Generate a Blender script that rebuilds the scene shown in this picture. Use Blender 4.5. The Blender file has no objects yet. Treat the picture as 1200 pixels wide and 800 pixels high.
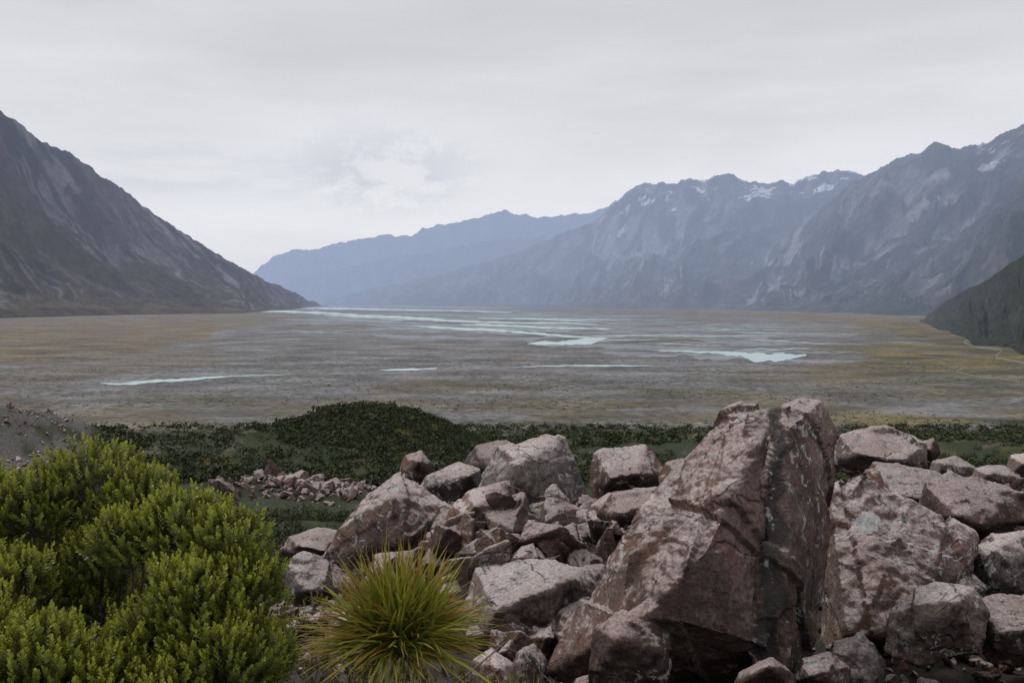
import bpy, bmesh, math
import numpy as np
from mathutils import Vector
rng=np.random.default_rng(7)
F=1066.7; HZ=350.0; CZ=100.0

# ---------------------------------------------------------------- noise
_r=np.random.default_rng(3)
PERM=np.tile(_r.permutation(256),3)
G=_r.normal(size=(256,3)); G/=np.linalg.norm(G,axis=1)[:,None]
def pn(x,y,z=0.0):
    x,y,z=np.broadcast_arrays(np.asarray(x,float),np.asarray(y,float),np.asarray(z,float))
    xi=np.floor(x).astype(np.int64);yi=np.floor(y).astype(np.int64);zi=np.floor(z).astype(np.int64)
    xf=x-xi;yf=y-yi;zf=z-zi
    xi&=255;yi&=255;zi&=255
    u=xf*xf*xf*(xf*(xf*6-15)+10);v=yf*yf*yf*(yf*(yf*6-15)+10);w=zf*zf*zf*(zf*(zf*6-15)+10)
    def g(a,b,c):
        h=PERM[PERM[PERM[xi+a]+yi+b]+zi+c]
        gg=G[h]
        return gg[...,0]*(xf-a)+gg[...,1]*(yf-b)+gg[...,2]*(zf-c)
    L=lambda a,b,t:a+(b-a)*t
    return 1.5*L(L(L(g(0,0,0),g(1,0,0),u),L(g(0,1,0),g(1,1,0),u),v),L(L(g(0,0,1),g(1,0,1),u),L(g(0,1,1),g(1,1,1),u),v),w)
def fbm(x,y,z=0.0,o=4,lac=2.03,gain=0.5):
    s=0;a=1;f=1
    for i in range(o):
        s=s+a*pn(x*f+i*17.3,y*f+i*9.1,z*f+i*5.7);a*=gain;f*=lac
    return s
def ridged(x,y,z=0.0,o=5,lac=2.05,gain=0.52):
    s=0;a=1;f=1;tot=0;prev=1
    for i in range(o):
        n=1-np.abs(pn(x*f+i*31.7,y*f+i*11.9,z*f+i*3.3))*1.6
        n=np.clip(n,0,1)**2
        s=s+a*n*prev;tot+=a;prev=0.4+0.6*n;a*=gain;f*=lac
    return s/tot
def ss(a,b,x):
    t=np.clip((x-a)/(b-a),0,1);return t*t*(3-2*t)
def itp(x,pts):
    p=np.array(pts,float);return np.interp(x,p[:,0],p[:,1])

# ---------------------------------------------------------------- mesh helper
def link(ob):
    bpy.context.scene.collection.objects.link(ob);return ob
def make(name,V,Fc,mat,col=None,smooth=True,parent=None):
    V=np.ascontiguousarray(V,dtype=np.float32);Fc=np.ascontiguousarray(Fc,dtype=np.int32)
    me=bpy.data.meshes.new(name)
    me.vertices.add(len(V));me.vertices.foreach_set('co',V.ravel())
    k=Fc.shape[1];me.loops.add(Fc.size);me.loops.foreach_set('vertex_index',Fc.ravel())
    me.polygons.add(len(Fc));me.polygons.foreach_set('loop_start',np.arange(0,Fc.size,k,dtype=np.int32))
    me.polygons.foreach_set('use_smooth',np.full(len(Fc),smooth))
    me.update(calc_edges=True)
    if col is not None:
        a=me.color_attributes.new('Col','FLOAT_COLOR','POINT')
        c=np.ones((len(V),4),np.float32);c[:,:3]=col;a.data.foreach_set('color',c.ravel())
    me.materials.append(mat)
    ob=link(bpy.data.objects.new(name,me))
    if parent is not None: ob.parent=parent
    return ob
def gridfaces(nr,nc):
    i=np.arange(nr-1)[:,None]*nc+np.arange(nc-1)[None,:]
    i=i.ravel();return np.stack([i,i+1,i+nc+1,i+nc],1)

# ---------------------------------------------------------------- node helper
class NT:
    def __init__(s,mat):
        s.t=mat.node_tree;s.n=s.t.nodes;s.l=s.t.links
    def new(s,typ,**kw):
        n=s.n.new(typ)
        for k,v in kw.items():setattr(n,k,v)
        return n
    def set(s,sock,v):
        if isinstance(v,bpy.types.NodeSocket):s.l.new(v,sock)
        else: sock.default_value=v
    def math(s,op,a,b=None,c=None,clamp=False):
        n=s.new('ShaderNodeMath',operation=op);n.use_clamp=clamp
        s.set(n.inputs[0],a)
        if b is not None:s.set(n.inputs[1],b)
        if c is not None:s.set(n.inputs[2],c)
        return n.outputs[0]
    def vmath(s,op,a,b=None):
        n=s.new('ShaderNodeVectorMath',operation=op);s.set(n.inputs[0],a)
        if b is not None:s.set(n.inputs[1],b)
        return n.outputs['Value'] if op in('LENGTH','DOT_PRODUCT','DISTANCE') else n.outputs[0]
    def scale(s,a,f):
        n=s.new('ShaderNodeVectorMath',operation='SCALE');s.set(n.inputs[0],a);s.set(n.inputs['Scale'],f);return n.outputs[0]
    def noise(s,vec,scale,detail=5,rough=0.55,dist=0):
        n=s.new('ShaderNodeTexNoise');s.set(n.inputs['Vector'],vec)
        n.inputs['Scale'].default_value=scale;n.inputs['Detail'].default_value=detail
        n.inputs['Roughness'].default_value=rough;n.inputs['Distortion'].default_value=dist
        return n.outputs['Fac']
    def rng(s,v,a,b,c=0.0,d=1.0):
        n=s.new('ShaderNodeMapRange');n.interpolation_type='SMOOTHSTEP'
        s.set(n.inputs[0],v);n.inputs[1].default_value=a;n.inputs[2].default_value=b
        n.inputs[3].default_value=c;n.inputs[4].default_value=d;return n.outputs[0]
    def mix(s,f,a,b,blend='MIX'):
        n=s.new('ShaderNodeMix',data_type='RGBA',blend_type=blend)
        s.set(n.inputs[0],f);s.set(n.inputs[6],a if isinstance(a,bpy.types.NodeSocket) else (*a,1));s.set(n.inputs[7],b if isinstance(b,bpy.types.NodeSocket) else (*b,1))
        return n.outputs[2]
    def bump(s,h,strength,dist):
        n=s.new('ShaderNodeBump');s.set(n.inputs['Height'],h);n.inputs['Strength'].default_value=strength
        n.inputs['Distance'].default_value=dist;return n
def material(name):
    m=bpy.data.materials.new(name);m.use_nodes=True
    t=NT(m);b=m.node_tree.nodes['Principled BSDF'];b.inputs['Roughness'].default_value=0.9
    b.inputs['Specular IOR Level'].default_value=0.2
    return m,t,b
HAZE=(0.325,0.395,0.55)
def add_painted_haze(m,t,shader_out,pos,L=14500,p=1.75,c=HAZE):  # aerial haze painted into the material as emission, stronger with distance
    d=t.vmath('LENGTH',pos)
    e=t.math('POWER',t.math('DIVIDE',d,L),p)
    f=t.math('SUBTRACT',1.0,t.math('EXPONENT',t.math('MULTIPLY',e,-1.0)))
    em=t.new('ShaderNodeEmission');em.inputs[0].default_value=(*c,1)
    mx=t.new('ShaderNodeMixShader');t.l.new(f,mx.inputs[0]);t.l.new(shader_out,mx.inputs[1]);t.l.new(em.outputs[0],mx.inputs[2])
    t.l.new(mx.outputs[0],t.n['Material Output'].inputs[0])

# terrain material
m_ter,t,b=material('terrain_ground')
pos=t.new('ShaderNodeNewGeometry').outputs['Position']
at=t.new('ShaderNodeVertexColor',layer_name='Col').outputs[0]
dist=t.vmath('LENGTH',t.vmath('SUBTRACT',pos,(0,0,100)))
far=t.rng(dist,300,650)
n1=t.noise(t.vmath('MULTIPLY',pos,(0.6,1.0,1.0)),0.016,6,0.7);n2=t.noise(pos,0.13,4,0.75);n3=t.noise(pos,3.0,5,0.65)
v=t.math('MULTIPLY',t.rng(n1,0.32,0.68,0.62,1.36),t.rng(n2,0.3,0.7,0.55,1.45))
nn=t.rng(n3,0.3,0.7,0.45,1.55)
k=t.new('ShaderNodeMix',data_type='FLOAT');t.set(k.inputs[0],far);t.set(k.inputs[2],nn);t.set(k.inputs[3],v)
cn=t.scale(at,k.outputs[0])
spk=t.noise(t.vmath('MULTIPLY',pos,(0.5,0.7,0)),0.14,5,0.78)
spk2=t.noise(t.vmath('MULTIPLY',pos,(0.5,1.0,0)),0.009,4,0.6)
sf=t.math('MULTIPLY',t.rng(spk,0.49,0.55),t.rng(spk2,0.42,0.56,0.2,0.9))
sf=t.math('MULTIPLY',sf,far);sf=t.math('MULTIPLY',sf,t.rng(dist,1200,3500,1.0,0.12))
col=t.mix(sf,cn,(0.052,0.05,0.036))
t.set(b.inputs['Base Color'],col)
bp=t.bump(n3,0.8,0.12);t.set(b.inputs['Normal'],bp.outputs[0])
add_painted_haze(m_ter,t,b.outputs[0],pos)

def mk_mtn(name,scale=1.0,L=12600,p=1.6):
    m,t,b=material(name)
    pos=t.new('ShaderNodeNewGeometry').outputs['Position']
    at=t.new('ShaderNodeVertexColor',layer_name='Col').outputs[0]
    n1=t.noise(pos,0.006*scale,8,0.68)
    cc=t.scale(at,t.rng(n1,0.3,0.7,0.6,1.4))
    t.set(b.inputs['Base Color'],cc)
    bp=t.bump(n1,1.0,120/scale);t.set(b.inputs['Normal'],bp.outputs[0])
    add_painted_haze(m,t,b.outputs[0],pos,L,p)
    return m
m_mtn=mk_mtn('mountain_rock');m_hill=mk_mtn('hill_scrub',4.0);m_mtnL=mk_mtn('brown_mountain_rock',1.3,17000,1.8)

m_wat,t,b=material('glacial_water')
pos=t.new('ShaderNodeNewGeometry').outputs['Position']
c=t.mix(t.rng(t.noise(pos,0.02,3),0.35,0.65),(0.38,0.54,0.53),(0.48,0.63,0.62))
t.set(b.inputs['Base Color'],c);b.inputs['Roughness'].default_value=0.3;b.inputs['Specular IOR Level'].default_value=0.4
add_painted_haze(m_wat,t,b.outputs[0],pos)
m_wet,t,b=material('wet_gravel')
pos=t.new('ShaderNodeNewGeometry').outputs['Position']
t.set(b.inputs['Base Color'],t.mix(t.rng(t.noise(t.vmath('MULTIPLY',pos,(.5,1,1)),0.02,6,.7),.35,.65),(0.13,0.14,0.155),(0.26,0.275,0.295)));b.inputs['Roughness'].default_value=0.6
add_painted_haze(m_wet,t,b.outputs[0],pos)
m_trk,t,b=material('track_gravel')
pos=t.new('ShaderNodeNewGeometry').outputs['Position']
t.set(b.inputs['Base Color'],t.mix(t.noise(pos,0.05,5),(0.17,0.155,0.13),(0.25,0.23,0.2)))

# rock
def mk_rock(name,stain=False):
    m,t,b=material(name)
    geo=t.new('ShaderNodeNewGeometry');pos=geo.outputs['Position'];nor=geo.outputs['Normal']
    oi=t.new('ShaderNodeObjectInfo');rnd=oi.outputs['Random']
    warp=t.new('ShaderNodeTexNoise');t.set(warp.inputs['Vector'],pos);warp.inputs['Scale'].default_value=1.7;warp.inputs['Detail'].default_value=3
    wp=t.vmath('ADD',pos,t.vmath('MULTIPLY',warp.outputs['Color'],(0.5,0.5,0.5)))
    nl=t.noise(wp,1.1,6,0.6);nm=t.noise(wp,6,6,0.68);nf=t.noise(pos,45,3,0.7)
    c=t.mix(t.rng(nl,0.40,0.60),(0.075,0.046,0.036),(0.20,0.132,0.110))
    c=t.mix(t.rng(nm,0.52,0.70,0,0.55),c,(0.29,0.225,0.205))
    rust=t.noise(wp,2.2,4,0.7)
    c=t.mix(t.rng(rust,0.52,0.62,0,0.7),c,(0.165,0.078,0.048))
    gr=t.rng(rnd,0.3,0.95,0.0,0.7)
    c=t.mix(gr if not stain else 0.1,c,t.mix(t.rng(nm,0.3,0.7),(0.08,0.076,0.074),(0.25,0.23,0.225)))
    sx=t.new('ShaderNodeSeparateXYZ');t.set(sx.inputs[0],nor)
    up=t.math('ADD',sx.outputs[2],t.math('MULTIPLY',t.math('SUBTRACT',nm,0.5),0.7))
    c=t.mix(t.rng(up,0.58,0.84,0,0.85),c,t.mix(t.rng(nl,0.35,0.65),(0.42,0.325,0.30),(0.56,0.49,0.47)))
    c=t.mix(t.rng(up,-0.3,0.30,0.65,0),c,(0.03,0.023,0.021))  # side and downward faces darkened, shade painted into the rock colour
    li=t.noise(pos,9,5,0.75,0.6);lm=t.noise(pos,0.9,2)
    lf=t.math('MULTIPLY',t.rng(li,0.56,0.60),t.rng(lm,0.42,0.56))
    c=t.mix(t.math('MULTIPLY',lf,0.85),c,(0.44,0.46,0.42))
    bl=t.noise(wp,7,5,0.8);c=t.mix(t.rng(bl,0.555,0.64,0,0.8),c,(0.028,0.024,0.024))
    c=t.scale(c,t.math('MULTIPLY',t.rng(nf,0.3,0.7,0.65,1.35),t.math('ADD',0.78,t.math('MULTIPLY',t.math('FRACT',t.math('MULTIPLY',rnd,7.3)),0.40))))
    vo=t.new('ShaderNodeTexVoronoi',feature='DISTANCE_TO_EDGE');t.set(vo.inputs['Vector'],t.vmath('MULTIPLY',wp,(0.7,0.8,1.9)));vo.inputs['Scale'].default_value=1.5
    ck=t.rng(vo.outputs['Distance'],0.0,0.014,1,0);ck=t.math('MULTIPLY',ck,t.rng(nl,0.50,0.60))
    c=t.mix(t.math('MULTIPLY',ck,0.6),c,(0.03,0.024,0.022))
    if stain:
        at=t.new('ShaderNodeVertexColor',layer_name='Col');s=t.new('ShaderNodeSeparateColor');t.set(s.inputs[0],at.outputs[0])
        q=t.noise(pos,7,5,0.75)
        f1=t.rng(t.math('ADD',s.outputs[0],t.math('MULTIPLY',t.math('SUBTRACT',q,0.5),1.4)),0.40,0.75,0,0.8)
        c=t.mix(f1,c,(0.032,0.031,0.032))
        f2=t.rng(t.math('ADD',s.outputs[1],t.math('MULTIPLY',t.math('SUBTRACT',li,0.5),2.6)),0.55,0.8,0,0.85)
        c=t.mix(f2,c,(0.52,0.52,0.51))
    t.set(b.inputs['Base Color'],c)
    h=t.math('ADD',nm,t.math('MULTIPLY',nf,0.28))
    h=t.math('ADD',h,t.math('MULTIPLY',nl,0.3));h=t.math('SUBTRACT',h,t.math('MULTIPLY',ck,0.4))
    bp=t.bump(h,1.0,0.06);t.set(b.inputs['Normal'],bp.outputs[0])
    b.inputs['Roughness'].default_value=0.82
    return m
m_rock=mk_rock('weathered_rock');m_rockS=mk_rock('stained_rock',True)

def mk_leaf(name,rough=0.5,trans=0.3):
    m,t,b=material(name)
    at=t.new('ShaderNodeVertexColor',layer_name='Col').outputs[0]
    t.set(b.inputs['Base Color'],at);b.inputs['Roughness'].default_value=rough;b.inputs['Specular IOR Level'].default_value=0.35
    if trans:
        tr=t.new('ShaderNodeBsdfTranslucent');t.set(tr.inputs[0],at)
        mx=t.new('ShaderNodeMixShader');mx.inputs[0].default_value=trans
        t.l.new(b.outputs[0],mx.inputs[1]);t.l.new(tr.outputs[0],mx.inputs[2]);t.l.new(mx.outputs[0],t.n['Material Output'].inputs[0])
    return m
m_leaf=mk_leaf('leaf',trans=0.25);m_scrub=mk_leaf('scrub_leaf',0.85,0)
m_bark,t,b=material('twig_bark')
pos=t.new('ShaderNodeNewGeometry').outputs['Position']
t.set(b.inputs['Base Color'],t.mix(t.noise(pos,60,4),(0.07,0.05,0.045),(0.2,0.15,0.14)))

# ---------------------------------------------------------------- terrain
def base_z(px,d):
    ld=np.log(d)
    P=[(0.5,98.4),(2,98.4),(3.8,98.3),(6,97.4),(8,96.8),(12,95.6),(20,93.4),(50,87.4),(100,79),(200,63.3),(400,35.5),(600,7.5),(700,0.6),(800,0),(90000,0)]
    z=np.interp(ld,np.log([p[0] for p in P]),[p[1] for p in P])
    x=(px-600)/F*d
    z=z+1.25*ss(330,560,px)*ss(6,9.5,d)*(1-ss(17,34,d))
    def mound(pc,dc,h,wx,wd):
        xc=(pc-600)/F*dc
        return h*np.exp(-((x-xc)/wx)**2-((d-dc)/wd)**2)
    z=z+mound(430,250,12.0,24,45)+mound(330,215,6,22,30)+mound(540,250,6,26,35)
    z=z+mound(15,180,10,17,30)+mound(-200,200,16,40,50)+mound(1150,330,4,40,60)+mound(230,330,5,50,50)+mound(800,420,5,60,50)
    act=1-ss(550,720,d)
    z=z+act*(fbm(x/22,d/22,0.3,o=4)*np.clip(d/90,0.0,1.6)*1.3)
    z=z+(1-ss(20,60,d))*fbm(x/0.9,d/0.9,2.2,o=5)*0.11*ss(1,4,d)
    z=z+ss(60,120,d)*act*fbm(x/4,d/4,4.4,o=3)*0.5
    return z
pxs=np.concatenate([np.linspace(-1500,-70,60),np.linspace(-60,1260,800),np.linspace(1270,2700,60)])
d1=np.exp(np.linspace(np.log(0.6),np.log(690),260))
d2=(F*100)/(np.linspace(HZ+F*100/700,HZ+1.7,290)-HZ)
ds=np.concatenate([d1,d2])
PX,D=np.meshgrid(pxs,ds)
Z=base_z(PX,D);X=(PX-600)/F*D
PY=HZ+(CZ-Z)/D*F
wob=fbm(X/260,D/420,0.7,o=5);wob2=fbm(X/110,D/110,3.7,o=5)
yn=PY+wob*np.clip((PY-350)*0.16,0,20)*1.0
C=np.empty(PX.shape+(3,))
gold=np.array([0.190,0.143,0.080]);brown=np.array([0.145,0.126,0.098]);grey=np.array([0.168,0.169,0.175]);pale=np.array([0.27,0.28,0.30])
olive=np.array([0.085,0.086,0.040])
green=np.array([0.026,0.036,0.013]);yel=np.array([0.22,0.17,0.055]);dirt=np.array([0.12,0.105,0.09])
def mixc(C,f,c):return C*(1-f[...,None])+c*f[...,None]
C[:]=brown
C=mixc(C,ss(0.05,0.55,wob2)*0.35,gold)
C=mixc(C,ss(-0.25,0.2,fbm(X/150,D/100,8.1,o=5))*0.85,grey*0.97)
C=mixc(C,ss(0.05,0.4,fbm(X/90,D/60,15.1,o=5))*0.4,olive)
C=mixc(C,ss(447,427,yn)*(0.3+0.55*ss(-0.3,0.3,wob2)),gold)
C=mixc(C,ss(447,427,yn)*ss(0.0,0.4,fbm(X/300,D/200,18.1,o=4))*0.6,brown*0.75)
top=itp(PX,[(-300,434),(0,431),(120,424),(230,396),(320,378),(400,367),(520,361),(650,363),(760,369),(900,373),(1000,380),(1070,394),(1400,400)])
bot=itp(PX,[(-300,468),(0,463),(200,458),(400,454),(700,450),(900,440),(1000,422),(1070,408),(1400,400)])
sc=np.clip((PY-350)/50,0.12,1)
g=ss(-3,3,(yn-top)/sc)*ss(-6,6,(bot-yn)/sc)
C=mixc(C,g*0.97,grey*(1.02+0.35*wob2[...,None]))
tng=ss(0.3,0.5,fbm(X/420,D/900,12.0,o=4))*g*0.4
C=mixc(C,tng,gold*0.8)
fp=ss(364,357,yn)*ss(300,380,PX)*ss(640,540,PX)
C=mixc(C,fp*0.8,pale)
far_d=ss(364,357,yn)*ss(560,700,PX)
C=mixc(C,far_d*0.8,np.array([0.085,0.075,0.052]))
ro=ss(960,1080,PX+40*wob)*ss(370,380,yn)*ss(475,430,yn)*ss(-0.3,0.15,fbm(X/120,D/140,22,o=4))
C=mixc(C,ro*0.75,olive*0.85)
ry=ss(900,1060,PX+60*wob)*ss(365,372,yn)*ss(460,430,yn)*ss(0.0,0.3,fbm(X/160,D/120,27,o=4))
C=mixc(C,ry*0.7,yel*0.85)
ys=ss(478,492,yn)*ss(515,500,yn)*ss(0.0,0.35,fbm(X/60,D/60,5.5,o=3))*ss(650,1000,PX)
C=mixc(C,ys*0.55,yel)
mor=ss(735,665,D+wob2*80)
mc=np.empty_like(C);mc[:]=green
mc=mixc(mc,ss(0.3,0.55,fbm(X/14,D/26,7.7,o=4))*0.7,yel*0.6)
mc=mixc(mc,ss(0.4,0.6,fbm(X/11,D/18,1.7,o=4))*0.6,dirt)
lm=np.exp(-((PX-10)/140)**2)*ss(110,140,D)*ss(330,240,D)
mc=mixc(mc,np.clip(lm*1.3,0,1)*ss(-0.35,0.1,fbm(X/6,D/9,2.7,o=4)),np.array([0.095,0.09,0.085]))
C=C*(1-mor[...,None])+mc*mor[...,None]
near_shade=ss(45,22,D);C=mixc(C,near_shade,dirt*0.35)  # near dirt darkened, painting crevice shade into the ground between boulders
V=np.stack([X,D,Z],-1).reshape(-1,3)
make('ground_terrain',V,gridfaces(len(ds),len(pxs)),m_ter,C.reshape(-1,3))

# ---------------------------------------------------------------- river + track ribbons on the flats
def gp(px,py):
    d=F*CZ/(py-HZ);return np.array([(px-600)/F*d,d])
def ribbons(name,lines,mat,z,dz=0.006,jit=1.1):
    Vs=[];Fs=[];o=0
    for q_,ln in enumerate(lines):
        a=np.array(ln,float);n=max(24,int(abs(a[-1,0]-a[0,0])/2.0));tt=np.linspace(0,len(a)-1,n)
        idx=np.arange(len(a));px=np.interp(tt,idx,a[:,0]);yt=np.interp(tt,idx,a[:,1]);yb=np.interp(tt,idx,a[:,2])
        sc=np.clip((yt-350)/70,0.1,1)
        w=(yb-yt);mid=(yb+yt)/2+fbm(px/22,a[0,0]*0.37,o=3)*jit*sc
        w=w*np.clip(1+0.6*fbm(px/14,a[0,0]*1.3,o=3),.1,2)
        P1=np.array([gp(p,max(q,351.5)) for p,q in zip(px,mid-w/2)]);P2=np.array([gp(p,max(q,351.6)) for p,q in zip(px,mid+w/2)])
        v=np.zeros((n*2,3));v[:n,:2]=P1;v[n:,:2]=P2;v[:,2]=z+q_*dz
        i=np.arange(n-1);f=np.stack([i,i+n,i+n+1,i+1],1)
        Vs.append(v);Fs.append(f+o);o+=2*n
    make(name,np.concatenate(Vs),np.concatenate(Fs),mat,smooth=False)
streams=[
 [(118,450.0,450.5),(135,448.5,451.7),(190,445.5,448.8),(240,442,444.6),(272,440.8,441.8),(340,439,439.4)],
 [(446,433.6,434.2),(465,432.4,434.6),(505,431.8,433.8),(513,431.8,432.2)],
 [(600,430.5,430.8),(650,428.4,429.6),(700,427.8,429.6),(740,428.4,429.8),(765,429.4,429.8)],
 [(772,410.4,411),(800,410.8,413),(845,412,415.5),(868,413,418),(880,413.2,424.5),(905,413.6,425),(930,414.6,421),(945,416,417.5)],
 [(618,402.6,403.2),(632,400.6,404.4),(670,399.6,404.4),(690,396,402.5),(712,394.6,397.4),(715,395.6,396)],
 [(690,395,397),(660,392.6,394.8),(635,391,393),(600,388,389.8)],
 [(500,383,384.2),(540,384,386.8),(575,385.6,388.2),(605,388,390),(640,390.4,391.8)],
 [(380,369,370),(430,370,372),(480,371.2,374),(520,374,376.6),(560,376.4,378.3),(610,377.6,379.2),(660,377.6,379),(700,380,380.6)],
 [(540,379.6,380.4),(580,380,382.3),(640,383,385),(700,384.4,386),(720,386,386.4)],
 [(290,364.2,364.8),(330,363.6,366),(380,365.4,368),(420,368.4,369.5),(470,370,370.6)],
 [(340,360.6,361.3),(390,360.2,362.4),(450,361.8,363.4),(520,363.4,364.6),(600,365.6,366.4)],
 [(385,355.6,356.2),(430,355.4,357.3),(470,356.4,358),(500,357.5,358.2)],
 [(420,353.8,354.3),(470,353.6,355),(540,354.2,354.8)],
 [(560,372.6,373.1),(620,373,374.5),(680,374.6,375.6),(740,375.4,375.8)],
 [(840,352.6,353.2),(880,352.4,353.8),(930,352.2,353.5),(955,352.3,352.7)],
]
r=np.random.default_rng(91);wet=[]
for i in range(54):
    px0=r.uniform(380,880);y0=itp(px0,[(350,366),(600,380),(900,398)])+r.uniform(-14,14);y0=max(y0,358);L=r.uniform(30,150)
    s_=(y0-350)/50;th=r.uniform(.4,1.15)*max(s_,.25);sl=r.uniform(-0.02,.07)*s_
    streams.append([(px0,y0,y0+th*.4),(px0+L*.3,y0+sl*L*.3,y0+sl*L*.3+th),(px0+L*.7,y0+sl*L*.9,y0+sl*L*.9+th*.8),(px0+L,y0+sl*L,y0+sl*L+th*.3)])
for i in range(76):
    px0=r.uniform(300,900);y0=itp(px0,[(350,364),(600,384),(900,402)])+r.uniform(-14,24);y0=max(y0,358);L=r.uniform(60,260)
    s_=(y0-350)/50;th=r.uniform(1.2,6.0)*max(s_,.2);sl=r.uniform(-.01,.06)*s_
    wet.append([(px0,y0,y0+th*.1),(px0+L*.3,y0+sl*L*.3,y0+sl*L*.3+th),(px0+L*.7,y0+sl*L*.9,y0+sl*L*.9+th*.8),(px0+L,y0+sl*L,y0+sl*L+th*.05)])
ribbons('gravel_bar',wet,m_wet,0.10,dz=0.005,jit=2)
ribbons('river',streams,m_wat,0.55)
ribbons('gravel_track',[[(1085,384.5,385),(1120,389,390),(1150,394,395.2),(1128,400,401.3),(1140,405,406.5),(1175,409,410.8),(1165,418,419.8),(1200,424,426),(1300,431,433)],
 [(1200,447,448.2),(1150,441,442.3),(1120,435,436.3),(1130,430,431.2)],[(0,372.4,372.8),(80,371.2,371.7),(160,370.3,370.7),(230,369.2,369.6)]],m_trk,0.2)

# ---------------------------------------------------------------- mountains
def mountain(name,x0,x1,sky,base,ridge,seed,mat,nu=800,nt=200,amp=0.5,freq=1.0,skew=0.0,jag=2.0,rockc=(0.12,0.112,0.115),vegc=(0.085,0.08,0.045),screec=(0.30,0.295,0.30),vegline=0.35,snow=None,scree_amt=1.0,spur=0.25):
    px=np.linspace(x0,x1,nu);tt=np.concatenate([np.linspace(0,1,nt),np.linspace(1.03,1.6,18)])
    sy=itp(px,sky)+jag*(fbm(px/16,seed*1.7,o=5,gain=0.62)+0.5*(ridged(px/26,seed*0.7,o=4)-0.4)*-2)
    B=itp(px,base);R=itp(px,ridge)
    Hr=np.maximum(CZ+(HZ-sy)/F*R,6)
    xb=(px-600)/F*B;s=np.concatenate([[0],np.cumsum(np.hypot(np.diff(xb),np.diff(B)))])/1000.0
    B=B+(R-B)*spur*fbm(s*0.8*freq,seed*3.1,o=3)
    T,S0=np.meshgrid(tt,s,indexing='ij')
    S=S0+skew*T
    Dm=B+(R-B)*T
    tc=np.clip(T,0,1)
    wa=fbm(S*0.6*freq,T*1.2,seed,o=4)*0.6;wb=fbm(S*0.6*freq+40,T*1.2,seed+3,o=4)*0.6
    g0=ridged(S*0.55*freq+wa*.6,T*0.5+wb*.6,seed+7.5,o=3)
    g1=ridged(S*1.3*freq+wa,T*1.0+wb,seed+0.5,o=6)
    w2=fbm(S*3*freq,T*5,seed+9,o=3)*0.35
    g2=ridged(S*4.2*freq+w2+wa*2,T*2.2+w2+wb*2,seed+4.5,o=5)
    prof=0.22*tc+0.78*tc**1.75
    wt=(0.25+0.75*np.clip(tc/0.55,0,1))*np.clip(tc/.06,0,1)*(1-ss(0.7,1.0,tc)*0.9)
    h=prof+(amp*0.8*(g0-0.42)+amp*0.75*(g1-0.36)+amp*0.28*(g2-0.35))*wt
    back=np.where(T>1,np.exp(-(T-1)*2.2),1.0)
    lim=tc*0.05
    h=np.where(h<lim+.05,lim+.05*np.exp((h-lim-.05)/.10),h)*np.where(tc<.04,tc/.04,1)*back
    Z=Hr*h-8*(T==0)
    lz=CZ+(Hr-CZ)/R*Dm
    Z=np.where((T<1),np.minimum(Z,lz-0.02*(1-tc)*Hr),Z)
    Xm=(px[None,:]-600)/F*Dm
    nz=fbm(S*6*freq,T*7,seed+2,o=5)
    C=np.empty(Z.shape+(3,));C[:]=rockc
    C*=((1+0.45*nz)*(0.55+1.0*g1))[...,None]  # ridges lighter, gullies darker: relief shading painted into the rock colour
    veg=ss(vegline+0.22,vegline-0.15,h+0.25*nz+0.2*(0.5-g1))
    C=mixc(C,veg*0.85,np.array(vegc)*(1+0.35*nz[...,None]))
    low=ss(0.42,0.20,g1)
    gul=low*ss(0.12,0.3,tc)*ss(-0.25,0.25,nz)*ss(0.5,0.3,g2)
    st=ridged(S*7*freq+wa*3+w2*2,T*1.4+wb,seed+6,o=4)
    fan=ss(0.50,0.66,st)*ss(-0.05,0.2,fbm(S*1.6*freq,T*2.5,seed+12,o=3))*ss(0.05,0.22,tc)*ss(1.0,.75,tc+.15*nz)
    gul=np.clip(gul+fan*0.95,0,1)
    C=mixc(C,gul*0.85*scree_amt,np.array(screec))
    if snow is not None:
        P=np.broadcast_to(px[None,:],Z.shape)
        sn=ss(0.14,0.22,fbm(S*5*freq,T*16,seed+20,o=5,gain=.6)-0.12-0.9*(1-ss(0.74,0.93,T)))*ss(snow[0]-40,snow[0]+30,P)*ss(snow[1]+40,snow[1]-10,P)*(T<1.02)
        C=mixc(C,sn,np.array([0.9,0.92,0.95]))
    Vv=np.stack([Xm,Dm,Z],-1).reshape(-1,3)
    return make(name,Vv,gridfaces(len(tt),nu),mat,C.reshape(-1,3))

mountain('mountain_range',270,1050,[(270,338),(298,320),(320,301),(345,293),(380,290),(420,280),(450,274),(480,276),(500,268),(530,262),(560,255),(590,247),(605,253),(630,257),(660,250),(690,246),(720,240),(800,235),(1050,230)],
  [(270,24000),(400,20500),(700,17500),(1050,15000)],[(270,30000),(500,26000),(700,23000),(1050,20000)],11,m_mtn,nu=700,nt=140,freq=0.42,jag=2.2,amp=0.6,rockc=(0.13,0.12,0.11))
mountain('mountain_range',300,640,[(300,347),(340,330),(380,318),(420,310),(460,300),(500,296),(540,286),(580,280),(640,276)],
  [(300,21000),(430,17500),(640,15000)],[(300,22500),(430,21000),(640,19000)],29,m_mtn,nu=400,nt=120,freq=0.5,jag=2.4,amp=0.6,rockc=(0.13,0.115,0.10),scree_amt=.6)
mountain('mountain_range',380,800,[(380,352),(430,340),(480,331),(530,318),(570,306),(610,296),(650,278),(680,266),(710,256),(800,250)],
  [(380,15500),(430,14000),(600,11800),(800,10500)],[(380,16500),(430,16500),(600,15500),(800,14500)],17,m_mtn,nu=500,nt=140,freq=0.55,jag=2.4,amp=0.6,rockc=(0.12,0.10,0.088),scree_amt=.6)
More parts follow.
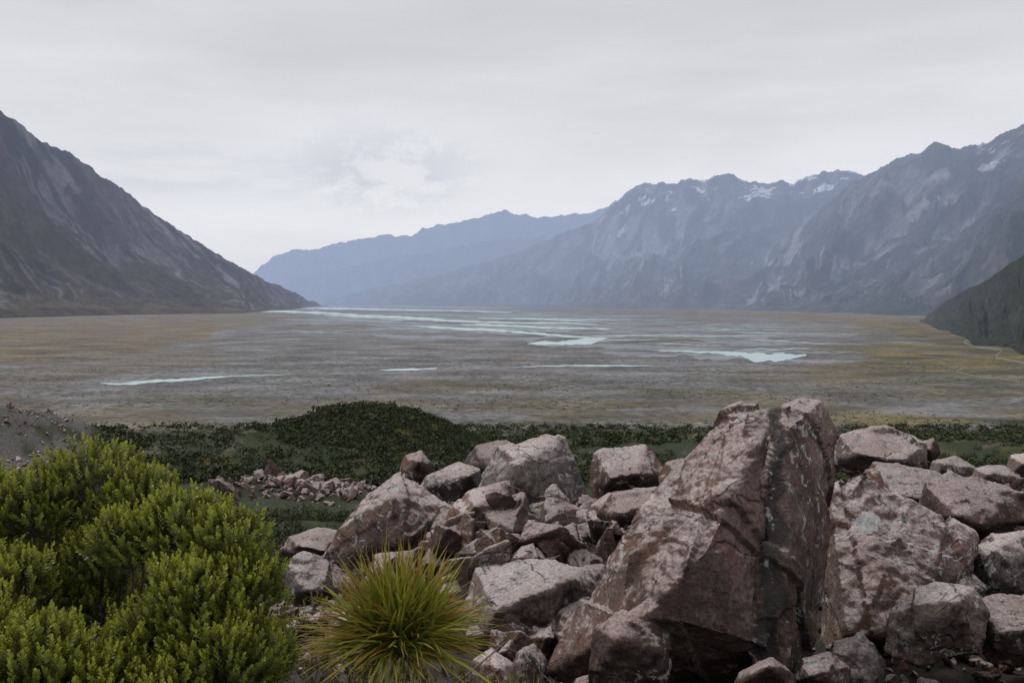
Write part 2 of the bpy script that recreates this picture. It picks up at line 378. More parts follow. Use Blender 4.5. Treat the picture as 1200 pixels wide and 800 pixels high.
mountain('mountain_range',520,1120,[(520,353),(560,340),(600,325),(650,300),(690,268),(712,242),(735,222),(755,213),(780,217),(800,213),(830,210),(850,205),(870,213),(900,216),(915,212),(930,216),(945,206),(965,202),(985,200),(1000,201),(1015,208),(1120,212)],
  [(520,15000),(600,12000),(700,9800),(850,8200),(1120,7600)],[(520,16000),(600,15800),(700,15000),(850,13300),(1120,12500)],23,m_mtn,nu=900,nt=240,freq=0.6,skew=-1.0,jag=3.0,amp=0.55,snow=(730,1010),rockc=(0.13,0.115,0.11),vegc=(0.08,0.066,0.04))
mountain('mountain_range',780,1700,[(780,350),(830,332),(880,308),(920,278),(960,246),(1000,214),(1030,200),(1050,188),(1075,180),(1100,170),(1120,175),(1145,172),(1165,163),(1180,156),(1200,147),(1300,110),(1500,90),(1700,120)],
  [(780,10000),(900,7400),(1000,6300),(1200,5400),(1700,4300)],[(780,11200),(900,10700),(1000,10000),(1200,8600),(1700,7300)],37,m_mtn,nu=1000,nt=260,freq=0.75,skew=-1.0,jag=3.0,amp=0.52,snow=(1155,1160),rockc=(0.10,0.092,0.09),vegc=(0.07,0.06,0.036))
mountain('foothill_range',900,1700,[(900,352),(930,348),(965,341),(1000,331),(1040,316),(1080,297),(1120,276),(1160,248),(1200,216),(1300,170),(1700,150)],
  [(900,9000),(930,7800),(1000,6200),(1100,5000),(1200,4200),(1700,3300)],[(900,9200),(930,8900),(1000,7900),(1100,7100),(1200,6300),(1700,5000)],51,m_mtn,nu=700,nt=200,freq=1.2,skew=-.6,jag=3.0,amp=0.42,rockc=(0.055,0.053,0.05),vegc=(0.035,0.04,0.022),vegline=0.6,scree_amt=0.35)
mountain('scrub_hillside',1078,1900,[(1078,377),(1092,366),(1110,351),(1150,332),(1200,298),(1300,240),(1600,150),(1900,150)],
  [(1078,3950),(1100,3000),(1140,2100),(1200,1560),(1300,1150),(1900,800)],[(1078,4150),(1100,3700),(1140,3000),(1200,2400),(1300,2000),(1900,1500)],63,m_hill,nu=500,nt=160,freq=3.5,jag=1.6,amp=0.3,rockc=(0.026,0.032,0.015),vegc=(0.028,0.036,0.014),vegline=0.8,scree_amt=0.12)
mountain('mountain',-900,385,[(-900,60),(-400,-10),(-200,40),(0,130),(20,141),(50,165),(80,178),(110,201),(150,226),(200,262),(250,294),(290,318),(340,341),(375,357),(385,360)],
  [(-900,2500),(-300,3700),(0,4640),(60,5080),(150,5615),(280,6276),(340,8207),(375,11855),(385,13000)],[(-900,4000),(-300,5600),(0,6700),(60,7300),(150,8000),(280,8200),(340,9800),(375,12500),(385,13200)],77,m_mtnL,nu=1100,nt=280,freq=1.1,skew=1.6,jag=2.6,amp=0.34,rockc=(0.085,0.062,0.063),vegc=(0.092,0.070,0.032),vegline=0.5,screec=(0.24,0.225,0.23),spur=.12)

# ---------------------------------------------------------------- boulders
def w3(px,py,d):return np.array([(px-600)/F*d,d,CZ-(py-HZ)/F*d])
def hash3(i,j,k,s):
    h=(i*73856093)^(j*19349663)^(k*83492791)^(s*2654435)
    h=(h^(h>>13))*1274126177;h=h^(h>>16)
    return (h&0xffff)/65535.0
def hull_into(bm,P):
    b2=bmesh.new()
    for p in P:b2.verts.new(p)
    r=bmesh.ops.convex_hull(b2,input=b2.verts[:])
    dl=[g for g in (r['geom_interior']+r['geom_unused']) if isinstance(g,bmesh.types.BMVert)]
    if dl:bmesh.ops.delete(b2,geom=list(set(dl)),context='VERTS')
    me=bpy.data.meshes.new('tmp');b2.to_mesh(me);b2.free();bm.from_mesh(me);bpy.data.meshes.remove(me)
def outline_hull(outl,d,T,seed,tilt=0.35,nf=2):
    r=np.random.default_rng(seed);o=np.array(outl,float);yb=o[:,1].max();c=o.mean(0);P=[]
    for p in o:
        dd=d+tilt*(yb-p[1])/F*d+r.uniform(-.1,.1)*T
        P.append(w3(p[0],p[1],dd))
        q=c+(p-c)*r.uniform(.75,.93);P.append(w3(q[0],q[1],dd+T*r.uniform(.6,1.1)))
    for i in range(nf):
        p=o[r.integers(len(o))];q=c+(p-c)*r.uniform(.25,.72)
        dd=d+tilt*(yb-q[1])/F*d-T*r.uniform(.75,1.3);P.append(w3(q[0],q[1],dd))
    return P
def boulder_mesh(hulls,voxel,seed,ampk=1.0):
    bm=bmesh.new()
    for P in hulls:hull_into(bm,P)
    me=bpy.data.meshes.new('h');bm.to_mesh(me);bm.free()
    ob=link(bpy.data.objects.new('tmp',me));md=ob.modifiers.new('r','REMESH');md.mode='VOXEL';md.voxel_size=voxel
    dg=bpy.context.evaluated_depsgraph_get();me2=bpy.data.meshes.new_from_object(ob.evaluated_get(dg))
    bpy.data.objects.remove(ob);bpy.data.meshes.remove(me)
    n=len(me2.vertices);co=np.empty(n*3,np.float32);me2.vertices.foreach_get('co',co);co=co.reshape(-1,3).astype(float)
    nr=np.empty(n*3,np.float32);me2.vertex_normals.foreach_get('vector',nr);nr=nr.reshape(-1,3)
    size=np.ptp(co,axis=0).mean()
    r=np.random.default_rng(seed);x,y,z=co.T;disp=np.zeros(n)
    for fs,am in((1.5,0.075),(3.2,0.045),(8.0,0.014)):
        A=np.linalg.qr(r.normal(size=(3,3)))[0]
        q=(co/size)@A*fs*np.array([1,1.6,.6])+r.uniform(0,50,3)
        q=q+0.10*np.stack([pn(q[:,0],q[:,1],q[:,2]+k*7) for k in range(3)],1)
        i=np.floor(q).astype(np.int64);disp+=(hash3(i[:,0],i[:,1],i[:,2],seed)-.5)*am*size*1.0
    f=1.0/size
    disp+=-(ridged(x*2.2*f+seed,y*2.2*f,z*2.2*f,o=4)**4)*0.03*size
    disp+=fbm(x*9+seed,y*9,z*9,o=4,gain=.6)*0.010*min(size,1.2)
    co=co+nr*(disp*ampk)[:,None]
    return me2,co
def boulder(hulls,voxel,seed,mat=None,name='boulder',ampk=1.0):
    me2,co=boulder_mesh(hulls,voxel,seed,ampk);ctr=co.mean(0)
    me2.vertices.foreach_set('co',(co-ctr).astype(np.float32).ravel())
    me2.polygons.foreach_set('use_smooth',np.ones(len(me2.polygons),bool))
    me2.materials.clear();me2.materials.append(mat or m_rock);me2.update()
    me2.name=name
    o=link(bpy.data.objects.new(name,me2));o.location=ctr
    return o,co
def set_stain(ob,s1,s2):
    a=ob.data.color_attributes.new('Col','FLOAT_COLOR','POINT');cc=np.zeros((len(s1),4),np.float32);cc[:,0]=s1;cc[:,1]=s2;cc[:,3]=1;a.data.foreach_set('color',cc.ravel())
# the tall split boulder
H1=outline_hull([(648,785),(700,682),(742,600),(792,556),(848,484),(868,472),(902,474),(914,560),(912,810),(700,830)],6.0,0.30,5,tilt=0.45,nf=3)
H1+= [w3(830,640,5.75),w3(760,720,5.55),w3(890,520,6.2),w3(900,760,5.6),w3(905,620,5.95)]
H2=outline_hull([(900,474),(938,459),(966,467),(988,503),(978,560),(966,640),(950,740),(944,830),(880,830),(880,600)],6.15,0.25,9,tilt=0.38,nf=1)
H2+=[w3(925,500,6.15),w3(925,700,5.68),w3(900,560,6.02),w3(900,760,5.6)]
H3=outline_hull([(735,650),(800,590),(880,640),(890,740),(790,790),(720,760)],5.75,0.10,15,tilt=0.4,nf=3)
H4=outline_hull([(700,740),(760,700),(790,760),(770,815),(690,815)],5.5,0.15,18,tilt=0.3,nf=3)
H5=[w3(880,480,6.5),w3(925,474,6.5),w3(870,560,6.1),w3(935,560,6.1),w3(870,700,5.72),w3(935,700,5.72),w3(880,800,5.62),w3(930,800,5.66),w3(880,500,7.0),w3(930,500,7.0),w3(900,800,6.6)]
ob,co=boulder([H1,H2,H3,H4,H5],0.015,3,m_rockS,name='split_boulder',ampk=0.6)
pxv=600+co[:,0]/co[:,1]*F;pyv=HZ+(CZ-co[:,2])/co[:,1]*F
cen=908+9*pn(pyv/40,0.3)-0.04*(pyv-600);dx=pxv-cen
s1=np.exp(-((dx)/(11+0.05*np.clip(pyv-480,0,400)))**2)*0.88
s1=np.maximum(s1,0.45*ss(700,800,pyv)*ss(860,900,pxv))  # beyond the streak, also darker towards the lower right
s2=np.exp(-((dx+3)/6)**2)*ss(470,500,pyv)*0.45+0.55*np.exp(-(((pxv-865)/28)**2+((pyv-488)/14)**2))+0.4*np.exp(-(((pxv-835)/30)**2+((pyv-580)/22)**2))
set_stain(ob,s1,s2)

RK=[ # outline, dist, thickness, tilt
([(372,655),(392,620),(425,585),(470,553),(500,568),(532,592),(522,640),(500,668),(400,668)],10.0,.45,.5),
([(466,556),(474,535),(494,527),(510,545),(506,570),(475,572)],14.5,.4,.4),
([(488,575),(500,556),(540,540),(566,548),(566,582),(530,600)],13,.5,.5),
([(548,610),(562,560),(585,525),(640,506),(662,512),(674,540),(692,590),(660,612)],12,.6,.6),
([(540,545),(556,522),(590,514),(606,520),(600,556),(550,560)],14,.5,.5),
([(516,668),(528,600),(548,574),(598,562),(612,600),(608,660),(560,684)],9.3,.45,.4),
([(690,570),(696,530),(716,522),(756,520),(772,538),(788,560),(770,592),(700,596)],11.5,.5,.5),
([(678,628),(690,592),(712,576),(744,580),(742,612),(720,632)],10,.35,.4),
([(604,664),(624,632),(660,618),(688,624),(704,650),(690,672),(620,680)],8.8,.35,.4),
([(602,628),(612,600),(650,584),(690,600),(688,630)],10.2,.4,.5),
([(545,720),(560,668),(622,656),(690,664),(708,690),(694,740),(640,772),(560,768)],7.0,.42,1.0),
([(328,645),(338,626),(372,616),(402,622),(398,655),(340,660)],11,.4,.4),
([(332,700),(336,660),(352,646),(388,656),(392,700),(350,712)],9,.35,.4),
([(548,810),(552,775),(575,758),(602,778),(606,810)],5.4,.15,.3),
([(598,790),(606,764),(626,752),(642,770),(640,800)],5.9,.15,.4),
([(740,600),(752,574),(780,570),(796,592),(780,620),(745,622)],10.6,.35,.4),
([(955,800),(962,660),(970,566),(1012,548),(1062,584),(1142,624),(1148,650),(1110,700),(1060,770),(1010,820)],6.9,.45,.45),
([(968,545),(982,508),(1000,501),(1040,502),(1086,520),(1084,552),(1000,560)],11,.5,.6),
([(1004,566),(1024,540),(1090,548),(1124,566),(1120,595),(1040,596)],9.6,.4,.6),
([(1072,604),(1082,566),(1112,552),(1170,566),(1200,578),(1206,610),(1160,632),(1100,620)],8.6,.4,.45),
([(1128,690),(1132,642),(1160,626),(1214,620),(1250,660),(1230,704),(1160,704)],7.7,.35,.4),
([(1036,765),(1040,712),(1066,690),(1100,684),(1140,688),(1160,720),(1150,765),(1080,782)],5.9,.25,.5),
([(1140,750),(1148,700),(1176,692),(1230,706),(1260,740),(1220,785),(1160,775)],6.2,.28,.6),
([(1196,640),(1210,560),(1260,540),(1320,590),(1330,700),(1230,700)],8.5,.5,.5),
([(850,812),(868,786),(905,768),(930,790),(934,815)],5.3,.15,.4),
([(930,800),(940,772),(970,762),(1000,780),(996,812)],5.5,.15,.4),
([(1085,560),(1092,538),(1120,532),(1146,548),(1140,568)],12,.35,.5),
([(1136,572),(1142,548),(1176,544),(1200,560),(1196,580)],11.5,.35,.5),
([(1176,560),(1184,534),(1214,528),(1250,548),(1240,572)],13,.4,.5),
([(1060,532),(1070,516),(1094,514),(1102,530),(1092,542)],15,.4,.5),
([(1000,512),(1012,502),(1040,500),(1056,510),(1050,522)],17,.5,.5),
([(690,650),(700,628),(730,620),(745,640),(735,668),(700,672)],9,.3,.4),
([(640,740),(650,712),(690,700),(715,730),(700,775),(655,778)],6.9,.3,.5),
([(430,668),(440,650),(480,645),(510,662),(500,690),(440,692)],9,.3,.6),
([(500,700),(508,676),(540,668),(566,686),(560,715),(515,720)],8,.3,.6),
([(770,560),(782,540),(810,536),(822,560),(810,590),(775,592)],10.6,.35,.4),
([(1240,760),(1250,700),(1310,680),(1370,730),(1360,800),(1260,810)],6.5,.4,.6),
([(1270,600),(1290,545),(1350,530),(1420,570),(1410,640),(1290,640)],10.5,.5,.6),
([(380,760),(390,716),(430,700),(470,720),(460,780),(400,790)],7.4,.3,.6),
([(650,700),(672,668),(712,660),(738,690),(720,730),(660,730)],7.9,.3,.4),
([(700,600),(720,576),(770,572),(800,600),(780,640),(715,640)],9.6,.35,.4),
([(1070,700),(1090,668),(1130,662),(1160,690),(1140,725),(1080,725)],7.3,.25,.3),
([(985,610),(1000,585),(1030,580),(1040,600),(1020,640)],8.2,.3,.4),
([(960,800),(975,750),(1010,740),(1040,775),(1035,820)],6.0,.15,.3),
([(610,640),(640,600),(690,596),(706,630),(680,660)],9.9,.4,.4),
([(580,640),(592,610),(620,606),(640,640),(610,665)],9.9,.3,.4),
]
for i,(o,d,T,ti) in enumerate(RK):
    q=(i==16)
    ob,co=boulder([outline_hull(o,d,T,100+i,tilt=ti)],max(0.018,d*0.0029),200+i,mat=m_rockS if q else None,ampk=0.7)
    if q:
        pxv=600+co[:,0]/co[:,1]*F;pyv=HZ+(CZ-co[:,2])/co[:,1]*F
        set_stain(ob,np.zeros(len(co)),1.3*np.exp(-(((pxv-1015)/17)**2+((pyv-612)/13)**2)**2))

# packed pile of medium rocks between the boulders: one object
r=np.random.default_rng(12);lib=[]
for k in range(8):
    P=r.normal(size=(10,3));P/=np.linalg.norm(P,axis=1)[:,None];P*=np.array([1.25,.95,.8])*r.uniform(.85,1.1,(10,1))
    me2,co=boulder_mesh([[p for p in P]],0.07,500+k,.7);me2.calc_loop_triangles()
    tr=np.empty(len(me2.loop_triangles)*3,np.int32);me2.loop_triangles.foreach_get('vertices',tr)
    lib.append((co,tr.reshape(-1,3)));bpy.data.meshes.remove(me2)
Vs=[];Fs=[];o=0
for _ in range(720):
    px=r.uniform(320,1500);d=1/r.uniform(1/22,1/5.6)
    if _>600: px=r.uniform(470,720);d=r.uniform(6.6,12)
    if px<560 and d<8.0:continue
    if 630<px<1000 and d<7.4:continue
    if px<420 and d<9.5:continue
    s=d*r.uniform(.016,.036)
    if 950<px<1230 and d<10.5: s=d*r.uniform(.006,.014)
    v,f=lib[r.integers(8)]
    A=np.linalg.qr(r.normal(size=(3,3)))[0]
    if np.linalg.det(A)<0:A[:,0]*=-1
    z=float(base_z(np.array(px),np.array(d)))
    Vs.append((v*r.uniform(.8,1.2,3))@A*s+np.array([(px-600)/F*d,d,z+s*r.uniform(.1,.6)]));Fs.append(f+o);o+=len(v)
make('rock_pile',np.concatenate(Vs),np.concatenate(Fs),m_rock)

def stones(name,pos,size,seed,mat):
    r=np.random.default_rng(seed);lib=[]
    for k in range(10):
        bm=bmesh.new();bmesh.ops.create_icosphere(bm,subdivisions=2,radius=1.0)
        v=np.array([q.co[:] for q in bm.verts])
        for _ in range(11):
            nn=r.normal(size=3);nn/=np.linalg.norm(nn);c=r.uniform(.38,.75)
            dd=v@nn;v=v-np.clip(dd-c,0,None)[:,None]*nn
        v*=np.array([1.2,.95,.75]);f=np.array([[q.index for q in fc.verts] for fc in bm.faces]);bm.free();lib.append((v,f))
    Vs=[];Fs=[];o=0
    for p,s in zip(pos,size):
        v,f=lib[r.integers(10)]
        A=np.linalg.qr(r.normal(size=(3,3)))[0]
        if np.linalg.det(A)<0:A[:,0]*=-1
        Vs.append((v*r.uniform(.7,1.3,3))@A*s+p);Fs.append(f+o);o+=len(v)
    return make(name,np.concatenate(Vs),np.concatenate(Fs),mat,smooth=False)
N=2200;px=rng.uniform(300,1500,N);d=np.exp(rng.uniform(np.log(4.6),np.log(18),N))
keep=(px>540)|(d>7);px=px[keep];d=d[keep];s=d*np.exp(rng.normal(-4.9,.45,len(px)))
z=base_z(px,d);stones('rubble',np.stack([(px-600)/F*d,d,z+s*.3],1),s,1,m_rock)
N=1500;px=rng.normal(355,46,N);py=rng.normal(571,6.5,N);d=itp(py,[(540,150),(560,122),(575,100),(600,72)])*rng.uniform(.9,1.1,N)
s=np.exp(rng.normal(-.95,.5,N));z=base_z(px,d);stones('talus_blocks',np.stack([(px-600)/F*d,d,z+s*.2],1),s,2,m_rock)
N=900;px=rng.normal(20,70,N);d=rng.uniform(140,200,N);s=np.exp(rng.normal(-1.4,.5,N));z=base_z(px,d);stones('moraine_stones',np.stack([(px-600)/F*d,d,z+s*.1],1),s,4,m_rock)

# ---------------------------------------------------------------- scrub (mass of distant bushes)
def scrub(name,px,d,size,nl,leaf,cols,seed,zo=0):
    r=np.random.default_rng(seed);n=len(px);z=base_z(px,d);ctr=np.stack([(px-600)/F*d,d,z+zo],1)
    k=nl;u=r.normal(size=(n,k,3));u/=np.linalg.norm(u,axis=2)[...,None];u[...,2]=np.abs(u[...,2])*0.9-0.05
    rad=r.uniform(.6,1.0,(n,k,1))*(1+.25*np.sin(u[...,:1]*5+r.uniform(0,6,(n,1,1))))
    P=ctr[:,None,:]+u*rad*size[:,None,None]*np.array([1,1,.8])
    a=r.normal(size=(n,k,3));a/=np.linalg.norm(a,axis=2)[...,None];b=np.cross(a,u+r.normal(size=(n,k,3))*.4);b/=np.linalg.norm(b,axis=2)[...,None]+1e-6
    L=(size[:,None,None]*leaf)*r.uniform(.6,1.4,(n,k,1))
    Q=np.stack([P-a*L,P-b*L*.6,P+a*L,P+b*L*.6],2).reshape(-1,3)
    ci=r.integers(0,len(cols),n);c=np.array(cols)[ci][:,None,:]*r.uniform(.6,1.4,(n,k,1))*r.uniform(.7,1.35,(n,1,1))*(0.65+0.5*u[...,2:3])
    c=np.repeat(c[:,:,None,:],4,2).reshape(-1,3)
    return make(name,Q,np.arange(len(Q)).reshape(-1,4),m_scrub,c,smooth=False)
DG=[(0.038,0.053,0.015),(0.029,0.044,0.015),(0.05,0.063,0.018),(0.04,0.045,0.02)]
def fromrow(n,x0,x1,d0,d1,seed):
    r=np.random.default_rng(seed);return r.uniform(x0,x1,n),1/(r.uniform(1/d1,1/d0,n))
px,d=fromrow(8500,-150,1400,100,680,21)
xx=(px-600)/F*d;den=fbm(xx/26,d/38,7.7,o=3)
kp=(den<0.36)&~((px<110)&(d<320)&(den>-0.25))&~((np.abs(px-355)<85)&(d<130)&(d>84));px=px[kp];d=d[kp]
scrub('scrub',px,d,np.random.default_rng(1).uniform(.8,2.6,len(px)),52,.15,DG,31)
r=np.random.default_rng(25);px=r.uniform(-150,1400,7000);d=r.uniform(370,715,7000)
xx=(px-600)/F*d;kp=(fbm(xx/60,d/60,3.7,o=3)<0.3);px=px[kp];d=d[kp]
scrub('flat_scrub',px,d,r.uniform(1.4,4.4,len(px)),24,.24,DG,35)
px,d=fromrow(4000,330,600,190,300,22)
scrub('hill_scrub',px,d,np.random.default_rng(2).uniform(.6,1.7,len(px)),40,.18,DG,32)
px,d=fromrow(1300,130,760,20,95,23)
kp=~((np.abs(px-355)<70)&(d>70));px=px[kp];d=d[kp]
scrub('slope_scrub',px,d,np.random.default_rng(3).uniform(.35,1.1,len(px)),240,.075,DG+[(0.08,0.09,0.03)],33)
px,d=fromrow(8000,-100,1300,640,1600,24)
xx=(px-600)/F*d;kp=(fbm(xx/200,d/70,1.7,o=3)>0.0)|(d<740);px=px[kp];d=d[kp]
scrub('valley_scrub',px,d,np.random.default_rng(4).uniform(.4,1.1,len(px)),7,.6,[(0.05,0.05,0.03),(0.07,0.06,0.04),(0.035,0.04,0.02)],34)

# ---------------------------------------------------------------- leafy sprigs
def sprig_mesh(tips,dirs,lens,ltip,nleaf,leaf,seed,cT,cB,tilt0=0.9):
    r=np.random.default_rng(seed);n=len(tips)
    h=np.linspace(0.05,1.0,nleaf);az=np.arange(nleaf)*2.39996
    up=dirs/np.linalg.norm(dirs,axis=1)[:,None];a=np.cross(up,r.normal(size=(n,3)));a/=np.linalg.norm(a,axis=1)[:,None];b=np.cross(up,a)
    O=tips[:,None,:]-up[:,None,:]*(lens[:,None]*(1-h)[None,:])[...,None]
    rad=np.cos(az)[None,:,None]*a[:,None,:]+np.sin(az)[None,:,None]*b[:,None,:]
    sp=(1.15-0.85*h**2)[None,:,None]+r.uniform(-.2,.2,(n,nleaf,1))
    ld=rad*sp+up[:,None,:]*tilt0;ld/=np.linalg.norm(ld,axis=2)[...,None]
    sd=np.cross(ld,rad+0.01*up[:,None,:]+up[:,None,:]*.8);sd/=np.linalg.norm(sd,axis=2)[...,None]
    L=leaf*r.uniform(.7,1.25,(n,nleaf,1))*(1-.35*h**3)[None,:,None]
    Q=np.stack([O,O+ld*L*.55+sd*L*.30,O+ld*L,O+ld*L*.55-sd*L*.30],2)
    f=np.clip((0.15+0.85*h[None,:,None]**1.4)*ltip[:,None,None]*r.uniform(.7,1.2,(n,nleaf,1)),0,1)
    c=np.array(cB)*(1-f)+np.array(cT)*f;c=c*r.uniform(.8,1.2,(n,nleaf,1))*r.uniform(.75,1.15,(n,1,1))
    c=np.repeat(c[:,:,None,:],4,2)
    return Q.reshape(-1,3),c.reshape(-1,3)
def tubes(paths,radii,ns=5):
    Vs=[];Fs=[];o=0
    for P,R in zip(paths,radii):
        P=np.array(P);T=np.gradient(P,axis=0);T/=np.linalg.norm(T,axis=1)[:,None]+1e-9
        a=np.cross(T,[0.3,1,0.2]);a/=np.linalg.norm(a,axis=1)[:,None]+1e-9;b=np.cross(T,a)
        th=np.arange(ns)*2*np.pi/ns
        v=P[:,None,:]+(np.cos(th)[None,:,None]*a[:,None,:]+np.sin(th)[None,:,None]*b[:,None,:])*np.array(R)[:,None,None]
        n=len(P);i=np.arange(n-1)[:,None]*ns;j=np.arange(ns)[None,:];f=np.stack([i+j,i+(j+1)%ns,i+ns+(j+1)%ns,i+ns+j],-1).reshape(-1,4)
        Vs.append(v.reshape(-1,3));Fs.append(f+o);o+=n*ns
    return np.concatenate(Vs),np.concatenate(Fs)
def bush(name,root,lobes,per,leaf,slen,seed,cT,cB,nleaf=30,twig=.1):
    r=np.random.default_rng(seed);em=link(bpy.data.objects.new(name,None));em.location=root
    tips=[];dirs=[];lt=[];paths=[];rad=[]
    for (lx,ly,ld,rr) in lobes:
        c=w3(lx,ly,ld);R=rr/F*ld;m=int(per*(rr/60.0)**2)
        u=r.normal(size=(m,3));u/=np.linalg.norm(u,axis=1)[:,None];u[:,2]=np.where(u[:,2]<-.45,-u[:,2],u[:,2])
        lump=1+.18*pn(u[:,0]*2.5+lx,u[:,1]*2.5,u[:,2]*2.5+ly)+.20*pn(u[:,0]*6+lx,u[:,1]*6,u[:,2]*6)
        rf=np.where(r.random(m)<.75,r.uniform(.86,1.06,m),r.uniform(.45,.9,m))
        p=c+u*(R*lump*rf)[:,None]*np.array([1,1,.92]);dd=u*.75+np.array([0,0,.85])+r.normal(size=(m,3))*.22
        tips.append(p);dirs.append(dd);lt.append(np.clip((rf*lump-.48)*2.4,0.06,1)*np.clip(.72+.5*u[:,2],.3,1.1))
        root_v=np.array(root);s=np.linspace(0,1,9)[:,None]
        lo=c-np.array([0,0,R*.6])+np.array([0,R*.3,0]);mid=(root_v+lo)/2+np.array([0,.15,-.05])+r.normal(size=3)*.03
        limb=(1-s)**2*root_v+2*s*(1-s)*mid+s*s*lo;paths.append(limb);rad.append(np.linspace(.008,.004,9))
        for k in range(int(m*twig)):
            j=r.integers(m);s=np.linspace(0,1,6)[:,None];st=lo+r.normal(size=3)*R*.12;en=p[j]
            md=(st+en)/2-np.array([0,0,R*.12])+r.normal(size=3)*R*.05
            paths.append((1-s)**2*st+2*s*(1-s)*md+s*s*en);rad.append(np.linspace(.0028,.001,6))
    tips=np.concatenate(tips);dirs=np.concatenate(dirs);lt=np.concatenate(lt)
    Q,c=sprig_mesh(tips,dirs,slen*r.uniform(.6,1.3,len(tips)),lt,nleaf,leaf,seed,cT,cB)
    rt=np.array(root)
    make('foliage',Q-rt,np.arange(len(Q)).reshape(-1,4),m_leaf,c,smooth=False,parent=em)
    v,f=tubes(paths,rad);make('branches',v-rt,f,m_bark,parent=em)
    return em
lob=[(105,574,3.5,66),(45,596,3.4,56),(-30,600,3.4,66),(165,588,3.4,50),(150,635,3.1,50),(215,622,3.1,60),(265,640,3.0,56),(285,690,2.9,54),(225,700,2.8,60),(255,770,2.75,76),(165,755,2.75,54),
 (296,770,2.85,52),(20,680,3.0,46),(-20,745,2.8,60),(55,778,2.6,64),(115,810,2.6,60),(190,825,2.6,60),(0,830,2.6,70),(80,655,3.6,52),(-90,680,3.1,90),(120,705,3.4,56),(50,715,3.3,54),(20,640,3.7,60),(150,700,3.7,64),(110,650,3.3,40)]
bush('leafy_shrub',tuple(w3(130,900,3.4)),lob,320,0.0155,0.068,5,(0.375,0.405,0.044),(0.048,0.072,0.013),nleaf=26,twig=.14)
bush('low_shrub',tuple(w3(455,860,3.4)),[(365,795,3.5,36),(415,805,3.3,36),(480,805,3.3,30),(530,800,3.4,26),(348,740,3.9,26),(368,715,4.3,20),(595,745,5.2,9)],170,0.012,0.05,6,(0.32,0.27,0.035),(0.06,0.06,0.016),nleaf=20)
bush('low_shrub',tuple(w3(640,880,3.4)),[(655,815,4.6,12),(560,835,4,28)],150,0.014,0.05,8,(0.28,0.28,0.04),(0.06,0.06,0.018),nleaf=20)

# ---------------------------------------------------------------- speargrass
def tuft(name,base,n,L,wid,seed,maxang,droop,green,tip,dead=.15,tp_pow=3.5):
    r=np.random.default_rng(seed);k=7;s=np.linspace(0,1,k)
    az=r.uniform(0,2*np.pi,n);ph=np.abs(maxang*np.sqrt(r.uniform(0.0,1,n)))
    dirv=np.stack([np.cos(az)*np.sin(ph),np.sin(az)*np.sin(ph),np.cos(ph)],1);ln=L*r.uniform(.65,1.1,n)*(1-.10*ph)
    org=np.array(base)+r.normal(size=(n,1,3))*np.array([.045,.045,.015])
    P=org+dirv[:,None,:]*0.02+dirv[:,None,:]*(ln[:,None]*s)[...,None]
    P[...,2]-=(droop*r.uniform(.3,1.8,n)*np.sin(ph+.15))[:,None]*(s**2.2)*L
    side=np.cross(dirv,r.normal(size=(n,3))*.4+np.array([0,0,1]));side/=np.linalg.norm(side,axis=1)[:,None]+1e-6
    w=wid*r.uniform(.7,1.2,n)[:,None]*(1-s**3)[None,:]+.0002
    nm=np.cross(side,dirv)
    A=P-side[:,None,:]*w[...,None]+nm[:,None,:]*w[...,None]*.4;B=P+side[:,None,:]*w[...,None]+nm[:,None,:]*w[...,None]*.4
    V=np.stack([A,P,B],2)
    idx=np.arange(n*k*3).reshape(n,k,3)
    f=np.concatenate([np.stack([idx[:,:-1,j],idx[:,:-1,j+1],idx[:,1:,j+1],idx[:,1:,j]],-1).reshape(-1,4) for j in(0,1)])
    g=np.array(green)[None,None,:]*r.uniform(.6,1.4,(n,1,1));dd=r.random(n)<dead*(ph/maxang)*1.6
    g[dd]=np.array([0.30,0.15,0.035]);tp=np.array(tip)
    q=(s**tp_pow)[None,:,None]
    c=g*(1-q)+tp*q;c=np.repeat(c[:,:,None,:],3,2)
    return make(name,V.reshape(-1,3),f,m_leaf,c.reshape(-1,3))
tuft('speargrass',w3(468,752,3.5),1200,.415,.0055,3,1.5,.16,(0.16,0.215,0.022),(0.42,0.30,0.05),.16)
r=np.random.default_rng(77)
for i in range(12):
    px=r.uniform(340,660);d=r.uniform(3.9,5.2);z=float(base_z(np.array(px),np.array(d)))
    tuft('grass_tuft',((px-600)/F*d,d,z),90,.22,.0016,40+i,.9,.5,(0.16,0.17,0.05),(0.38,0.31,0.14),.4)

# ---------------------------------------------------------------- world / light / camera
sc=bpy.context.scene
w=bpy.data.worlds.new('sky');sc.world=w;w.use_nodes=True;t=NT(w);
bg=t.n['Background']
el,az=math.radians(52),math.radians(-60)
sky=t.new('ShaderNodeTexSky',sky_type='NISHITA');sky.sun_disc=False;sky.sun_elevation=el;sky.sun_rotation=az
t.l.new(sky.outputs[0],bg.inputs[0]);bg.inputs[1].default_value=0.08
dirn=t.new('ShaderNodeTexCoord').outputs['Generated']
sp=t.new('ShaderNodeSeparateXYZ');t.set(sp.inputs[0],dirn);zz=sp.outputs[2]
c=t.mix(t.rng(zz,0.0,0.10),(0.75,0.77,0.84),(0.77,0.775,0.815))
c=t.mix(t.rng(zz,0.08,0.32),c,(0.69,0.69,0.72))
sv=t.vmath('MULTIPLY',dirn,(1.0,1.0,5.0))
n=t.noise(sv,1.6,4,0.5,0.3);n2=t.noise(sv,5.5,5,0.55,0.4)
k=t.math('MULTIPLY',t.rng(n,0.3,0.7,0.92,1.08),t.rng(n2,0.3,0.7,0.98,1.02))
c=t.scale(c,k)
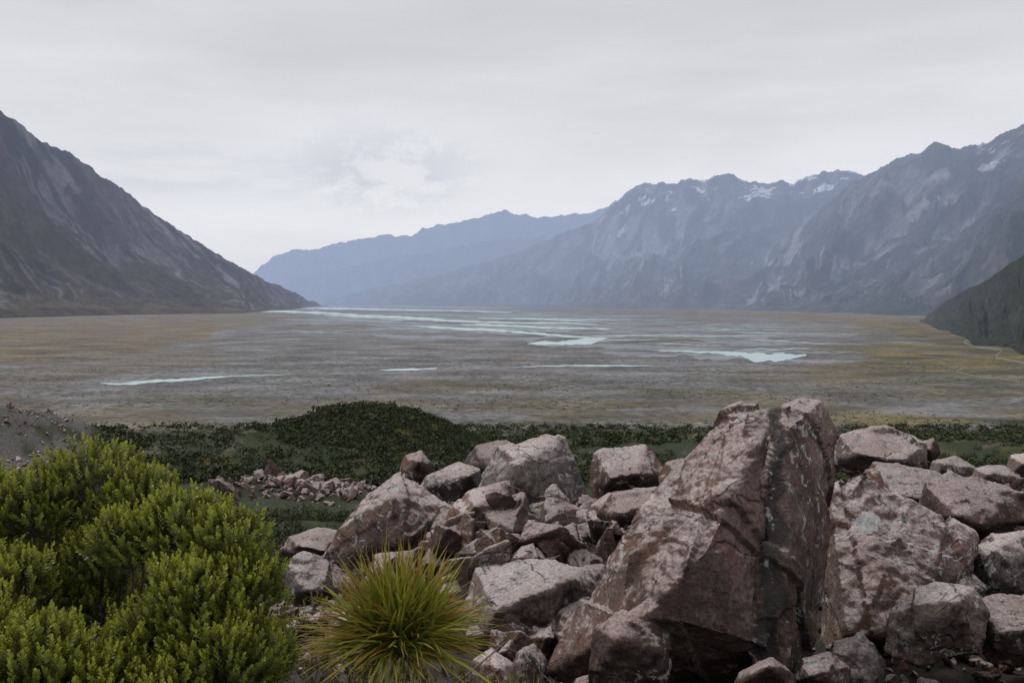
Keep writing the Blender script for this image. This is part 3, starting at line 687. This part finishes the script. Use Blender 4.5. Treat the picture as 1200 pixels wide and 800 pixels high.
def blob(v,sx,sz):
    q=Vector(v).normalized()
    dd=t.vmath('MULTIPLY',t.vmath('SUBTRACT',dirn,tuple(q)),(1/sx,1/sx,1/sz))
    return t.rng(t.vmath('LENGTH',dd),0.1,1.0,1.0,0.0)
nw=t.noise(t.vmath('MULTIPLY',dirn,(1,1,2.0)),13,9,0.66,0.2)
b1=t.math('MULTIPLY',blob((-0.145,1,0.14),0.15,0.07),t.rng(nw,0.42,0.58))
c=t.mix(t.math('MULTIPLY',b1,0.6),c,(0.56,0.58,0.67))
nb=t.noise(t.vmath('MULTIPLY',dirn,(1,1,6)),7,4,0.5)
b2=t.math('MULTIPLY',blob((-0.33,1,0.14),0.28,0.045),t.rng(nb,0.38,0.65));c=t.mix(t.math('MULTIPLY',b2,0.55),c,(0.60,0.62,0.71))
b3=t.math('MULTIPLY',blob((-0.10,1,0.12),0.18,0.06),t.rng(nw,0.50,0.40));c=t.mix(t.math('MULTIPLY',b3,0.4),c,(0.83,0.83,0.87))
bg2=t.new('ShaderNodeBackground');t.set(bg2.inputs[0],c);bg2.inputs[1].default_value=1.0
mx=t.new('ShaderNodeMixShader');mx.inputs[0].default_value=0.93
t.l.new(bg.outputs[0],mx.inputs[1]);t.l.new(bg2.outputs[0],mx.inputs[2]);t.l.new(mx.outputs[0],t.n['World Output'].inputs[0])
sl=bpy.data.lights.new('sun','SUN');sl.energy=1.5;sl.angle=math.radians(10);sl.color=(1,.95,.88)
so=link(bpy.data.objects.new('sun',sl))
sd=Vector((math.sin(az)*math.cos(el),math.cos(az)*math.cos(el),math.sin(el)))
so.rotation_euler=sd.to_track_quat('Z','Y').to_euler()
cam=bpy.data.cameras.new('camera');cam.lens=32;cam.sensor_width=36;cam.shift_y=-50/1200;cam.clip_start=.1;cam.clip_end=200000
co=link(bpy.data.objects.new('camera',cam));co.location=(0,0,CZ);co.rotation_euler=(math.radians(90),0,0)
sc.camera=co
sc.view_settings.view_transform='Standard';sc.view_settings.look='None';sc.view_settings.exposure=0
